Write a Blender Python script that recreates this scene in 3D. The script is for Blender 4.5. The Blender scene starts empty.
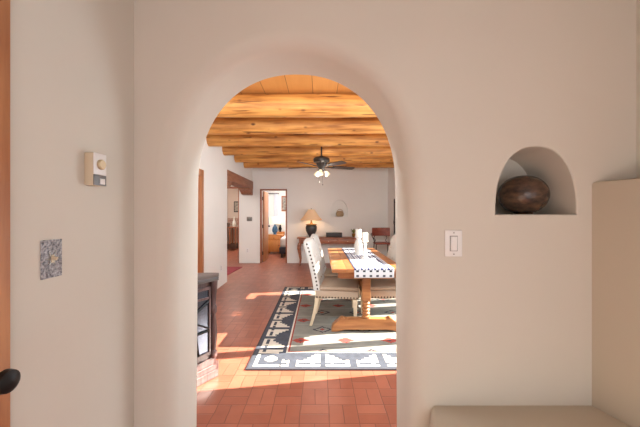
import bpy, bmesh, math, random
from mathutils import Vector, Matrix
from mathutils.geometry import tessellate_polygon
random.seed(7)
scene = bpy.context.scene
COL = scene.collection
PI = math.pi

# ------------------------------------------------------------ materials
def sr(r, g, b):
    f = lambda c: ((c/255)/12.92) if c/255 <= .04045 else (((c/255)+.055)/1.055)**2.4
    return (f(r), f(g), f(b), 1)

def mat(name, rgb, rough=.6, metal=0, bump=0, bscale=30, var=0, vscale=4, stretch=None, spec=None, trans=0, emit=None, estr=0, rgb2=None):
    m = bpy.data.materials.new(name); m.use_nodes = True
    nt = m.node_tree; bs = nt.nodes['Principled BSDF']
    bs.inputs['Base Color'].default_value = sr(*rgb)
    bs.inputs['Roughness'].default_value = rough
    bs.inputs['Metallic'].default_value = metal
    if spec is not None: bs.inputs['Specular IOR Level'].default_value = spec
    if trans: bs.inputs['Transmission Weight'].default_value = trans
    if emit:
        bs.inputs['Emission Color'].default_value = sr(*emit); bs.inputs['Emission Strength'].default_value = estr
    tc = nt.nodes.new('ShaderNodeTexCoord'); mp = nt.nodes.new('ShaderNodeMapping')
    nt.links.new(tc.outputs['Object'], mp.inputs['Vector'])
    if stretch: mp.inputs['Scale'].default_value = stretch
    if var or rgb2:
        n = nt.nodes.new('ShaderNodeTexNoise'); n.inputs['Scale'].default_value = vscale; n.inputs['Detail'].default_value = 5
        nt.links.new(mp.outputs[0], n.inputs['Vector'])
        cr = nt.nodes.new('ShaderNodeValToRGB')
        a = rgb2 if rgb2 else tuple(max(0, c*(1-var)) for c in rgb)
        b = rgb if rgb2 else tuple(min(255, c*(1+var)) for c in rgb)
        cr.color_ramp.elements[0].position = .3; cr.color_ramp.elements[1].position = .7
        cr.color_ramp.elements[0].color = sr(*a); cr.color_ramp.elements[1].color = sr(*b)
        nt.links.new(n.outputs[0], cr.inputs[0]); nt.links.new(cr.outputs[0], bs.inputs['Base Color'])
    if bump:
        n2 = nt.nodes.new('ShaderNodeTexNoise'); n2.inputs['Scale'].default_value = bscale; n2.inputs['Detail'].default_value = 4
        nt.links.new(mp.outputs[0], n2.inputs['Vector'])
        bp = nt.nodes.new('ShaderNodeBump'); bp.inputs['Strength'].default_value = bump; bp.inputs['Distance'].default_value = .02
        nt.links.new(n2.outputs[0], bp.inputs['Height']); nt.links.new(bp.outputs[0], bs.inputs['Normal'])
    return m

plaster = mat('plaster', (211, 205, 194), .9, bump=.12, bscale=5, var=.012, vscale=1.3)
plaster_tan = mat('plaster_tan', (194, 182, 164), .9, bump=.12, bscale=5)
plaster_far = mat('plaster_dining', (236, 233, 227), .9, bump=.1, bscale=5, var=.01, vscale=1.3)
log_wood = None
plank_wood = None
orange_wood = mat('door_wood', (198, 136, 90), .4, rgb2=(160, 98, 60), vscale=6, stretch=(5, 5, .5))
lintel_wood = mat('lintel_wood', (164, 110, 80), .55, rgb2=(136, 86, 60), vscale=6, stretch=(5, .5, 5))
table_wood = mat('table_wood', (176, 118, 70), .4, rgb2=(134, 80, 44), vscale=5, stretch=(.6, 6, 6))
pine = mat('pine_wood', (212, 140, 72), .4, rgb2=(186, 110, 48), vscale=6, stretch=(6, 6, .6))
red_wood = mat('reddish_wood', (170, 108, 76), .4, rgb2=(136, 80, 54), vscale=6, stretch=(.6, 6, 6))
plum_wood = mat('plum_wood', (106, 80, 76), .3, rgb2=(70, 48, 46), vscale=8, stretch=(6, 6, .6))
pale_wood = mat('pale_wood', (218, 200, 172), .5, rgb2=(200, 180, 150), vscale=8, stretch=(6, 6, .6))
dark_wood = mat('dark_wood', (70, 44, 32), .4, var=.15)
fabric = mat('cream_fabric', (196, 193, 187), .9, bump=.1, bscale=300)
fabric_seat = mat('seat_fabric', (172, 152, 132), .9, bump=.1, bscale=300)
nail = mat('nailhead_metal', (58, 46, 38), .45, .5)
black_metal = mat('black_metal', (38, 36, 36), .45, .6)
iron = mat('iron', (58, 52, 52), .5, .6)
bronze = mat('bronze', (66, 58, 52), .4, .5)
white_plastic = mat('white_plastic', (232, 230, 228), .35)
beige_plastic = mat('beige_plastic', (206, 192, 166), .45)
grey_label = mat('grey_plastic', (112, 114, 116), .4)
brass = mat('brass', (196, 176, 144), .35, .6)
tin = mat('punched_tin', (206, 208, 214), .5, .3, rgb2=(96, 98, 106), vscale=150, bump=.6, bscale=150)
pewter = mat('pewter_plate', (140, 134, 128), .4, .7)
pot_mat = mat('burnished_clay', (104, 78, 60), .27, rgb2=(46, 40, 38), vscale=12, stretch=(1.6, 1.6, 3.5), bump=.12, bscale=25)
white_ceramic = mat('white_ceramic', (214, 212, 206), .5, bump=.15, bscale=60)
candle_wax = mat('candle_wax', (224, 220, 210), .5)
wick_m = mat('wick', (60, 50, 44), .9)
urn_mat = mat('dark_urn', (62, 64, 64), .35, var=.2)
gold = mat('aged_gold', (150, 112, 56), .4, .5)
cream_shade = mat('lit_shade', (214, 184, 156), .9, emit=(255, 190, 120), estr=.25)
white_shade = mat('white_shade', (250, 236, 214), .9, emit=(255, 226, 180), estr=.35)
blue_ceramic = mat('blue_ceramic', (70, 108, 142), .25, var=.2, vscale=20)
white_linen = mat('white_linen', (226, 222, 216), .9, bump=.2, bscale=20)
dark_cloth = mat('dark_cloth', (52, 52, 60), .9)
leather = mat('rust_leather', (150, 72, 50), .4, rgb2=(120, 52, 36), vscale=12)
bulb_glass = mat('frosted_glass', (240, 226, 200), .3, emit=(255, 226, 170), estr=.9)
red_rug_m = mat('red_rug', (140, 48, 56), .95, var=.15, vscale=20)
green_leaf = mat('green_leaf', (120, 124, 66), .6)
tile_red = mat('backsplash_tile', (176, 150, 136), .5, rgb2=(140, 96, 84), vscale=18)
taupe = mat('taupe_paint', (196, 178, 166), .9)
picture_m = mat('picture_print', (176, 166, 150), .6, rgb2=(110, 100, 96), vscale=18)
mirror_m = mat('mirror_glass', (84, 90, 102), .18, .9)
curtain_m = mat('sheer_curtain', (228, 230, 234), .9)
basket_m = mat('wicker', (176, 150, 116), .8, bump=.5, bscale=90)
black_plastic = mat('black_plastic', (44, 38, 36), .5)

def glass_mat():
    m = bpy.data.materials.new('window_glass'); m.use_nodes = True
    nt = m.node_tree; out = nt.nodes['Material Output']; nt.nodes.remove(nt.nodes['Principled BSDF'])
    t = nt.nodes.new('ShaderNodeBsdfTransparent'); g = nt.nodes.new('ShaderNodeBsdfGlossy'); g.inputs['Roughness'].default_value = .02
    mx = nt.nodes.new('ShaderNodeMixShader'); mx.inputs[0].default_value = .06
    nt.links.new(t.outputs[0], mx.inputs[1]); nt.links.new(g.outputs[0], mx.inputs[2]); nt.links.new(mx.outputs[0], out.inputs[0])
    return m
glass = glass_mat()

def node_math(nt):
    def M(op, a, b=0, c=None):
        n = nt.nodes.new('ShaderNodeMath'); n.operation = op
        for i, v in enumerate((a, b) if c is None else (a, b, c)):
            if isinstance(v, (int, float)): n.inputs[i].default_value = v
            else: nt.links.new(v, n.inputs[i])
        return n.outputs[0]
    return M

def brick_mat():
    m = bpy.data.materials.new('brick_paver'); m.use_nodes = True
    nt = m.node_tree; bs = nt.nodes['Principled BSDF']; M = node_math(nt)
    tc = nt.nodes.new('ShaderNodeTexCoord'); sp = nt.nodes.new('ShaderNodeSeparateXYZ'); nt.links.new(tc.outputs['Object'], sp.inputs[0])
    wob = nt.nodes.new('ShaderNodeTexNoise'); wob.inputs['Scale'].default_value = 9; nt.links.new(tc.outputs['Object'], wob.inputs['Vector'])
    w = M('MULTIPLY', M('SUBTRACT', wob.outputs[0], .5), .012)
    u = M('DIVIDE', M('ADD', M('SUBTRACT', sp.outputs[0], .061), w), .196)
    v = M('DIVIDE', M('ADD', M('SUBTRACT', sp.outputs[1], 2.167), w), .196)
    fu = M('FLOOR', u); fv = M('FLOOR', v); lu = M('SUBTRACT', u, fu); lv = M('SUBTRACT', v, fv)
    par = M('ABSOLUTE', M('MODULO', M('ADD', fu, fv), 2)); par = M('GREATER_THAN', par, .5)
    inv = M('SUBTRACT', 1, par)
    s = M('ADD', M('MULTIPLY', lv, inv), M('MULTIPLY', lu, par))
    l = M('ADD', M('MULTIPLY', lu, inv), M('MULTIPLY', lv, par))
    s2 = M('MULTIPLY', s, 2); h = M('FLOOR', s2); fs = M('SUBTRACT', s2, h)
    ds = M('MULTIPLY', M('MINIMUM', fs, M('SUBTRACT', 1, fs)), .098)
    dl = M('MULTIPLY', M('MINIMUM', l, M('SUBTRACT', 1, l)), .196)
    d = M('MINIMUM', ds, dl)
    mr = nt.nodes.new('ShaderNodeMapRange'); mr.inputs[1].default_value = .0012; mr.inputs[2].default_value = .004
    nt.links.new(d, mr.inputs[0])
    cb = nt.nodes.new('ShaderNodeCombineXYZ'); nt.links.new(fu, cb.inputs[0]); nt.links.new(fv, cb.inputs[1]); nt.links.new(h, cb.inputs[2])
    wn = nt.nodes.new('ShaderNodeTexWhiteNoise'); nt.links.new(cb.outputs[0], wn.inputs['Vector'])
    cr = nt.nodes.new('ShaderNodeValToRGB'); nt.links.new(wn.outputs['Value'], cr.inputs[0])
    e = cr.color_ramp.elements; e[0].color = sr(160, 92, 70); e[1].color = sr(178, 108, 84)
    e2 = cr.color_ramp.elements.new(.5); e2.color = sr(168, 99, 76)
    ns = nt.nodes.new('ShaderNodeTexNoise'); ns.inputs['Scale'].default_value = 7; ns.inputs['Detail'].default_value = 6; nt.links.new(tc.outputs['Object'], ns.inputs['Vector'])
    mxn = nt.nodes.new('ShaderNodeMix'); mxn.data_type = 'RGBA'; mxn.blend_type = 'MULTIPLY'; mxn.inputs[0].default_value = .35
    nt.links.new(cr.outputs[0], mxn.inputs[6]); nt.links.new(ns.outputs[0], mxn.inputs[7])
    mx = nt.nodes.new('ShaderNodeMix'); mx.data_type = 'RGBA'
    mx.inputs[6].default_value = sr(112, 66, 50)
    nt.links.new(mr.outputs[0], mx.inputs[0]); nt.links.new(mxn.outputs[2], mx.inputs[7])
    nt.links.new(mx.outputs[2], bs.inputs['Base Color'])
    bs.inputs['Roughness'].default_value = .36
    bp = nt.nodes.new('ShaderNodeBump'); bp.inputs['Strength'].default_value = .35; bp.inputs['Distance'].default_value = .004
    nt.links.new(M('ADD', mr.outputs[0], M('MULTIPLY', ns.outputs[0], .4)), bp.inputs['Height']); nt.links.new(bp.outputs[0], bs.inputs['Normal'])
    return m
brick = brick_mat()

def log_mat():
    m = bpy.data.materials.new('log_wood'); m.use_nodes = True
    nt = m.node_tree; bs = nt.nodes['Principled BSDF']; M = node_math(nt); L = nt.links.new
    tc = nt.nodes.new('ShaderNodeTexCoord'); geo = nt.nodes.new('ShaderNodeNewGeometry')
    def noise(sc, scale, det=5):
        mp = nt.nodes.new('ShaderNodeMapping'); mp.inputs['Scale'].default_value = sc; L(geo.outputs['Position'], mp.inputs[0])
        n = nt.nodes.new('ShaderNodeTexNoise'); n.inputs['Scale'].default_value = scale; n.inputs['Detail'].default_value = det; L(mp.outputs[0], n.inputs['Vector']); return n.outputs[0]
    g = M('ADD', M('MULTIPLY', noise((.5, 6, 6), 4), .6), M('MULTIPLY', noise((1, 2.2, 2.2), 1.6), .4))
    cr = nt.nodes.new('ShaderNodeValToRGB'); L(g, cr.inputs[0]); e = cr.color_ramp.elements
    e[0].position = .38; e[0].color = sr(156, 96, 40); e[1].position = .62; e[1].color = sr(220, 160, 84)
    k = cr.color_ramp.elements.new(.5); k.color = sr(202, 136, 66)
    mp = nt.nodes.new('ShaderNodeMapping'); mp.inputs['Scale'].default_value = (3.2, 6, 6); L(geo.outputs['Position'], mp.inputs[0])
    vo = nt.nodes.new('ShaderNodeTexVoronoi'); vo.inputs['Scale'].default_value = 1.3; L(mp.outputs[0], vo.inputs['Vector'])
    kn = nt.nodes.new('ShaderNodeMapRange'); kn.inputs[1].default_value = .07; kn.inputs[2].default_value = .17; L(vo.outputs['Distance'], kn.inputs[0])
    mx = nt.nodes.new('ShaderNodeMix'); mx.data_type = 'RGBA'; mx.inputs[6].default_value = sr(104, 58, 24); L(kn.outputs[0], mx.inputs[0]); L(cr.outputs[0], mx.inputs[7])
    ck = nt.nodes.new('ShaderNodeMapRange'); ck.inputs[1].default_value = .33; ck.inputs[2].default_value = .36; L(noise((.7, 16, 16), 2.2, 2), ck.inputs[0])
    m2 = nt.nodes.new('ShaderNodeMix'); m2.data_type = 'RGBA'; m2.inputs[6].default_value = sr(120, 68, 28); L(ck.outputs[0], m2.inputs[0]); L(mx.outputs[2], m2.inputs[7])
    L(m2.outputs[2], bs.inputs['Base Color']); bs.inputs['Roughness'].default_value = .6
    bp = nt.nodes.new('ShaderNodeBump'); bp.inputs['Strength'].default_value = .3; bp.inputs['Distance'].default_value = .01; L(g, bp.inputs['Height']); L(bp.outputs[0], bs.inputs['Normal'])
    return m
log_wood = log_mat()

def plank_mat():
    m = bpy.data.materials.new('ceiling_planks'); m.use_nodes = True
    nt = m.node_tree; bs = nt.nodes['Principled BSDF']; M = node_math(nt)
    tc = nt.nodes.new('ShaderNodeTexCoord'); sp = nt.nodes.new('ShaderNodeSeparateXYZ'); nt.links.new(tc.outputs['Object'], sp.inputs[0])
    u = M('DIVIDE', M('ADD', sp.outputs[0], .08), .27); fu = M('FLOOR', u); lu = M('SUBTRACT', u, fu)
    d = M('MINIMUM', lu, M('SUBTRACT', 1, lu))
    mr = nt.nodes.new('ShaderNodeMapRange'); mr.inputs[1].default_value = .004; mr.inputs[2].default_value = .018; nt.links.new(d, mr.inputs[0])
    wn = nt.nodes.new('ShaderNodeTexWhiteNoise'); wn.noise_dimensions = '1D'; nt.links.new(fu, wn.inputs['W'])
    mp = nt.nodes.new('ShaderNodeMapping'); mp.inputs['Scale'].default_value = (7, .6, 1); nt.links.new(tc.outputs['Object'], mp.inputs[0])
    ns = nt.nodes.new('ShaderNodeTexNoise'); ns.inputs['Scale'].default_value = 4; nt.links.new(mp.outputs[0], ns.inputs['Vector'])
    cr = nt.nodes.new('ShaderNodeValToRGB'); cr.color_ramp.elements[0].color = sr(186, 122, 60); cr.color_ramp.elements[1].color = sr(212, 150, 84)
    nt.links.new(M('MULTIPLY', M('ADD', wn.outputs['Value'], ns.outputs[0]), .5), cr.inputs[0])
    mx = nt.nodes.new('ShaderNodeMix'); mx.data_type = 'RGBA'; mx.inputs[6].default_value = sr(96, 56, 26)
    nt.links.new(mr.outputs[0], mx.inputs[0]); nt.links.new(cr.outputs[0], mx.inputs[7]); nt.links.new(mx.outputs[2], bs.inputs['Base Color'])
    bs.inputs['Roughness'].default_value = .5
    return m
plank_wood = plank_mat()

# ------------------------------------------------------------ mesh helpers
class MB:
    def __init__(s): s.bm = bmesh.new()
    def box(s, x0, x1, y0, y1, z0, z1, bev=0, M=None, seg=2):
        bm = s.bm
        vs = [bm.verts.new((x, y, z)) for x in (x0, x1) for y in (y0, y1) for z in (z0, z1)]
        fs = [bm.faces.new([vs[i] for i in q]) for q in ((0,1,3,2),(4,6,7,5),(0,4,5,1),(2,3,7,6),(0,2,6,4),(1,5,7,3))]
        if bev:
            es = list({e for f in fs for e in f.edges})
            r = bmesh.ops.bevel(bm, geom=es, offset=bev, segments=seg, affect='EDGES', profile=.5)
            vs = list({v for v in r['verts']} | {v for v in vs if v.is_valid})
        if M is not None:
            for v in vs: v.co = M @ v.co
        return s
    def tube(s, pts, r, n=10, caps=True):
        pts = [Vector(p) for p in pts]; bm = s.bm
        rs = r if isinstance(r, (list, tuple)) else [r]*len(pts)
        up = None; rings = []
        for i, p in enumerate(pts):
            d = (pts[min(i+1, len(pts)-1)]-pts[max(i-1, 0)]).normalized()
            if up is None:
                up = Vector((0, 0, 1)) if abs(d.z) < .9 else Vector((1, 0, 0))
            a = d.cross(up).normalized(); b = a.cross(d).normalized(); up = b
            rings.append([bm.verts.new(p+(a*math.cos(2*PI*k/n)+b*math.sin(2*PI*k/n))*rs[i]) for k in range(n)])
        for i in range(len(rings)-1):
            for k in range(n):
                bm.faces.new((rings[i][k], rings[i][(k+1) % n], rings[i+1][(k+1) % n], rings[i+1][k]))
        if caps: bm.faces.new(rings[0][::-1]); bm.faces.new(rings[-1])
        return s
    def lathe(s, prof, n=24, c=(0, 0, 0), sq=1, caps=True, open_top=False):
        bm = s.bm; rings = []
        for r, z in prof:
            rings.append([bm.verts.new((c[0]+r*math.cos(2*PI*k/n), c[1]+r*math.sin(2*PI*k/n)*sq, c[2]+z)) for k in range(n)])
        for i in range(len(rings)-1):
            for k in range(n):
                bm.faces.new((rings[i][k], rings[i][(k+1) % n], rings[i+1][(k+1) % n], rings[i+1][k]))
        if caps:
            bm.faces.new(rings[0][::-1])
            if not open_top: bm.faces.new(rings[-1])
        return s
    def prism(s, poly, d0, d1, f, bev=0):      # poly in 2D, f(a,b,d)->(x,y,z)
        bm = s.bm
        A = [bm.verts.new(f(a, b, d0)) for a, b in poly]; B = [bm.verts.new(f(a, b, d1)) for a, b in poly]
        n = len(poly)
        fs = [bm.faces.new(A), bm.faces.new(B[::-1])]
        for i in range(n): bm.faces.new((A[i], B[i], B[(i+1) % n], A[(i+1) % n]))
        if bev:
            es = list({e for q in fs for e in q.edges})
            bmesh.ops.bevel(bm, geom=es, offset=bev, segments=2, affect='EDGES', profile=.5)
        return s
    def ball(s, c, r, n=12, m=8):
        r = (r, r, r) if isinstance(r, (int, float)) else r
        mt = Matrix.Translation(c) @ Matrix.Diagonal((*r, 1))
        bmesh.ops.create_uvsphere(s.bm, u_segments=n, v_segments=m, radius=1, matrix=mt)
        return s
    def build(s, name, m, parent=None, loc=None, rotz=0, ang=40, recalc=True):
        bm = s.bm
        if recalc: bmesh.ops.recalc_face_normals(bm, faces=bm.faces)
        me = bpy.data.meshes.new(name); bm.to_mesh(me); bm.free()
        for mm in (m if isinstance(m, list) else [m]): me.materials.append(mm)
        me.polygons.foreach_set('use_smooth', [True]*len(me.polygons)); me.set_sharp_from_angle(angle=math.radians(ang)); me.update()
        o = bpy.data.objects.new(name, me); COL.objects.link(o)
        if parent: o.parent = parent
        if loc: o.location = loc
        o.rotation_euler.z = rotz
        return o

def tag(o, label, cat, group=None):
    o['label'] = label; o['category'] = cat
    if group: o['group'] = group
    return o
def thing(name, label, cat, loc=(0, 0, 0), rotz=0, group=None):
    o = bpy.data.objects.new(name, None); COL.objects.link(o); o.location = loc; o.rotation_euler.z = rotz
    o.empty_display_size = .1
    return tag(o, label, cat, group)
def struct(o): o['kind'] = 'structure'; return o
def dup(root, loc, rotz, label, group=None, sx=1):
    r = root.copy(); COL.objects.link(r); r.location = loc; r.rotation_euler.z = rotz; r['label'] = label
    if group: r['group'] = group
    for ch in list(root.children):
        c = ch.copy(); COL.objects.link(c); c.parent = r
        for g in ch.children:
            d = g.copy(); COL.objects.link(d); d.parent = c
    return r

def offset_poly(poly, o):
    n = len(poly); res = []
    area = sum(poly[i][0]*poly[(i+1) % n][1]-poly[(i+1) % n][0]*poly[i][1] for i in range(n))
    sg = 1 if area > 0 else -1
    for i in range(n):
        p0 = Vector(poly[i-1]); p1 = Vector(poly[i]); p2 = Vector(poly[(i+1) % n])
        d1 = (p1-p0).normalized(); d2 = (p2-p1).normalized()
        n1 = Vector((d1.y, -d1.x))*sg; n2 = Vector((d2.y, -d2.x))*sg
        b = (n1+n2).normalized(); k = 1/max(.4, b.dot(n1))
        res.append(tuple(p1+b*o*k))
    return res

def wall(name, f, outer, holes, T, m):
    """holes: dicts poly, depth (None = right through), rn near rounding, rf far rounding"""
    mb = MB(); bm = mb.bm
    def face_fill(loops, d):
        flat = [p for l in loops for p in l]
        vs = [bm.verts.new(f(a, b, d)) for a, b in flat]
        for t in tessellate_polygon([[Vector((a, b, 0)) for a, b in l] for l in loops]):
            try: bm.faces.new([vs[i] for i in t])
            except ValueError: pass
    front = [outer]; back = [outer]
    for h in holes:
        rn = h.get('rn', 0); rf = h.get('rf', 0); P = h['poly']; D = h.get('depth')
        front.append(offset_poly(P, rn) if rn else P)
        prof = []
        N = 14
        if rn:
            for k in range(N+1):
                t = k/N*PI/2; prof.append((rn*(1-math.sin(t)), rn*(1-math.cos(t))))
        else: prof.append((0, 0))
        DD = T if D is None else D
        if rf and D is None:
            for k in range(9):
                t = k/8*PI/2; prof.append((rf*(1-math.cos(t)), DD-rf+rf*math.sin(t)))
        else: prof.append((0, DD))
        if D is None: back.append(offset_poly(P, rf) if rf else P)
        rings = []
        for o, d in prof:
            Q = offset_poly(P, o) if o > 1e-6 else P
            rings.append([bm.verts.new(f(a, b, d)) for a, b in Q])
        n = len(P)
        for i in range(len(rings)-1):
            for k in range(n):
                bm.faces.new((rings[i][k], rings[i][(k+1) % n], rings[i+1][(k+1) % n], rings[i+1][k]))
        if D is not None: face_fill([P], D)
    face_fill(front, 0); face_fill(back, T)
    A = [bm.verts.new(f(a, b, 0)) for a, b in outer]; B = [bm.verts.new(f(a, b, T)) for a, b in outer]
    for i in range(len(outer)):
        j = (i+1) % len(outer); bm.faces.new((A[i], A[j], B[j], B[i]))
    return struct(mb.build(name, m, ang=30))
def rect(a0, a1, b0, b1): return [(a0, b0), (a1, b0), (a1, b1), (a0, b1)]
def fy(y): return lambda a, b, d: (a, y+d, b)            # wall facing -Y
def fx(x, s): return lambda a, b, d: (x+s*d, a, b)       # wall facing -s X

F, H = 305.0, 1.36
Y1, Y2 = 1.35, 1.65
YF = 8.36
XL, XR = -1.85, 1.86
ZC = 2.72

# ------------------------------------------------------------ the arch wall
k = Y2/F
cx = (297-320)*k; a_ = 97*k; b_ = 109*k; zs = H+28*k; wf = 99*k
arch = [(cx-wf, -.04)]
for j in range(1, 8): arch.append((cx-wf+(wf-a_)*j/7, -.04+(zs+.04)*j/7))
N = 64
for j in range(1, N):
    t = PI-PI*j/N
    c, s = math.cos(t), math.sin(t); e = 2/2.15
    arch.append((cx+a_*math.copysign(abs(c)**e, c), zs+b_*abs(s)**e))
for j in range(7, 0, -1): arch.append((cx+wf-(wf-a_)*j/7, -.04+(zs+.04)*j/7))
arch.append((cx+wf, -.04))
def niche_poly(cx, z0, hw, h, e=2.3, n=40):
    P = [(cx-hw, z0), (cx+hw, z0)]
    for j in range(1, n):
        t = PI*j/n; c, s = math.cos(t), math.sin(t)
        P.append((cx+hw*math.copysign(abs(c)**(2/e), c), z0+.012+(h-.012)*abs(s)**(2/e)))
    return P
wall('wall_front', fy(Y1), rect(-2.12, 2.06, -.05, 2.72), [
    dict(poly=arch, rn=.075, rf=.03),
    dict(poly=niche_poly(.958, 1.356, .179, .30), depth=.27, rn=.008)], Y2-Y1, plaster)

# hall shell
XHL = -.823; XHR = 1.40
struct(MB().box(XHL-.15, XHL, -1.6, Y1, -.05, 2.6).build('wall_left', plaster))
wall('wall_right', fx(XHR, 1), rect(-1.6, Y1, -.05, 2.6), [dict(poly=rect(-1.2, .35, .75, 2.2))], .15, plaster)
wall('wall_back', fy(-1.75), rect(XHL-.15, XHR+.15, -.05, 2.6), [dict(poly=rect(-.45, 1.05, .12, 2.15))], .15, plaster)
mb = MB()
for q in ((-.45, -.39, .12, 2.15), (.99, 1.05, .12, 2.15), (.28, .32, .12, 2.15), (-.45, 1.05, .12, .2), (-.45, 1.05, 2.09, 2.15)): mb.box(q[0], q[1], -1.70, -1.65, q[2], q[3])
w = struct(mb.build('added_back_window', orange_wood)); MB().box(-.44, 1.04, -1.678, -1.672, .13, 2.14).build('pane', glass, w)  # unseen window added behind the camera for frontal light on the arch wall
struct(MB().box(XHL-.15, XHR+.15, -1.75, Y1, 2.6, 2.7).build('ceiling_hall', plaster))
struct(MB().box(-4.5, 2.3, -1.8, 12.2, -.1, 0).build('floor', brick))
# half-height plaster partition at the right
part_poly = [(1.203, Y1), (1.40, Y1), (1.40, .75), (1.36, .75)]
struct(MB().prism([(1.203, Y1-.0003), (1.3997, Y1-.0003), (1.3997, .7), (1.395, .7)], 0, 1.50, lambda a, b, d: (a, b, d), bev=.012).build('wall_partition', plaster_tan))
# plaster bench
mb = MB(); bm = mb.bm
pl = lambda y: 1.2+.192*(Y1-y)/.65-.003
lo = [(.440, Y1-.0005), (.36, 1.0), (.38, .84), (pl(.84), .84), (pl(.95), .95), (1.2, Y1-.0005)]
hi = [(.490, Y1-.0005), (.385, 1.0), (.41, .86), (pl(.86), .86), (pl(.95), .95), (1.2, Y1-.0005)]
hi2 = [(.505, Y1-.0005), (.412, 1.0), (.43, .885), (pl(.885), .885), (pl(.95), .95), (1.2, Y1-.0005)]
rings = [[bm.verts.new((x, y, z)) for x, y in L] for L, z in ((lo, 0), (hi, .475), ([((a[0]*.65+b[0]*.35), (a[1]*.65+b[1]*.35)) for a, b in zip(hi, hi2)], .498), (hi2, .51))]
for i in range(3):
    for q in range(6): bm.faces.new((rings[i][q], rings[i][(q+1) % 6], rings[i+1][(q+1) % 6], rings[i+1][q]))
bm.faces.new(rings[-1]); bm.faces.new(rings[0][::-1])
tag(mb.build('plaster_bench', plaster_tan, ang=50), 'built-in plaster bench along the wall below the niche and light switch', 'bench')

# hall door with knob
d = struct(MB().box(XHL-.03, XHL+.012, -.03, .801, .0, 2.08, bev=.004).build('door_1', orange_wood))
kb = MB().lathe([(.0, 0), (.026, 0), (.026, .006), (.012, .01), (.011, .03), (.02, .038), (.0285, .05), (.0265, .064), (.014, .071), (0, .072)], 20, caps=False)
for v in kb.bm.verts: v.co = Vector((v.co.z, v.co.x, v.co.y))
kb.build('door_knob', black_metal, parent=d, loc=(XHL+.012, .735, .955))

# wall fittings in the hall
t = thing('thermostat', 'beige wall thermostat with round dial on the left wall', 'thermostat', (XHL, 1.0935, 1.517))
MB().box(0, .032, -.0305, .0305, -.0575, .0575, bev=.003).build('body', beige_plastic, t)
MB().box(.032, .036, -.0305, .0305, -.0185, .057, bev=.001).build('face_plate', white_plastic, t)
MB().box(.032, .036, -.0305, .0305, -.057, -.0195, bev=.001).build('lower_cover', grey_label, t)
l = MB().lathe([(.0, .036), (.018, .036), (.018, .043), (.015, .046), (0, .046)], 24, caps=False)
for v in l.bm.verts: v.co = Vector((v.co.z, v.co.x, v.co.y))
l.build('dial', brass, t, loc=(0, 0, .018))
MB().box(.036, .039, -.004, .02, -.052, -.032, bev=.001).build('switch_lever', white_plastic, t)

t = thing('switch_plate', 'square punched tin switch plate low on the left hall wall', 'switch plate', (XHL, .9386, 1.2))
t.location = (XHL, .933, 1.222)
MB().box(0, .004, -.036, .036, -.058, .058, bev=.0015).build('plate', tin, t)
star = [( (.026 if q % 2 == 0 else .011)*math.cos(q*PI/6), (.026 if q % 2 == 0 else .011)*math.sin(q*PI/6)) for q in range(12)]
MB().prism(star, .0035, .0055, lambda a, b, dd: (dd, a, b)).build('embossed_star', pewter, t)
MB().box(.004, .007, -.005, .005, -.012, .012).build('toggle_slot', beige_plastic, t)
MB().box(.004, .018, -.003, .003, 0, .010, M=Matrix.Rotation(.3, 4, 'Y')).build('toggle', beige_plastic, t)

t = thing('light_switch', 'white rocker light switch on the wall between arch and niche', 'light switch', (.589, Y1, 1.228))
MB().box(-.038, .038, -.006, 0, -.058, .058, bev=.0025).build('plate', white_plastic, t)
MB().box(-.017, .017, -.0075, -.006, -.034, .034).build('rocker_shadow_gap', mat('switch_shadow_gap', (150, 146, 144), .5), t)  # grey colour painted in as the shade of the gap round the rocker
MB().box(-.014, .014, -.012, -.0065, -.031, .031, bev=.002, M=Matrix.Rotation(.05, 4, 'X')).build('rocker', white_plastic, t)
for s in (-1, 1): MB().lathe([(.0, 0), (.003, 0), (.003, .0016), (0, .0016)], 10, caps=False).build('screw', pewter, t, loc=(0, -.0074, s*.047)).rotation_euler.x = PI/2

# pot in the niche
pot = MB()
prof = [(.03, 0), (.045, .001)]
for j in range(1, 22):
    ph = -PI/2+PI*(j+1.6)/24.5
    prof.append((.108*math.cos(ph)**.92, .094+.094*math.sin(ph)*1.0))
r_, z_ = prof[-1]
prof += [(r_-.008, z_+.001), (r_-.012, z_-.006), (.06, .14), (.05, .02), (0, .015)]
pot.lathe(prof, 40, caps=True)
tag(pot.build('clay_pot', pot_mat, loc=(.988, 1.487, 1.357), ang=60), 'round dark burnished clay pot sitting in the hall wall niche', 'pot')

# ------------------------------------------------------------ dining room shell
struct(MB().box(-4.5, 2.3, Y2, 12.2, ZC, ZC+.1).build('ceiling', plank_wood))
wall('wall_dining_left', fx(XL, -1), rect(Y2, 6.07, -.05, ZC), [dict(poly=rect(3.95, 4.72, -.03, 2.0))], .27, plaster_far)
struct(MB().box(XL-.27, XL, 6.07, YF, 2.235, ZC).build('wall_above_opening', plaster_far))
W1 = (2.78, 4.30); W2 = (4.55, 5.74); SILL, HEAD = .32, 2.06
wall('wall_dining_right', fx(XR, 1), rect(Y2, YF, -.05, ZC), [dict(poly=rect(*W1, SILL, HEAD)), dict(poly=rect(*W2, SILL, HEAD))], .16, plaster_far)
wall('wall_far', fy(YF), rect(-3.6, 2.06, -.05, ZC), [
    dict(poly=rect(-1.645, -.905, -.03, 2.03)),
    dict(poly=rect(-3.05, -2.22, -.03, 2.10)),
    dict(poly=niche_poly(.535, 1.272, .235, .46), depth=.13, rn=.006)], .16, plaster_far)
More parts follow.
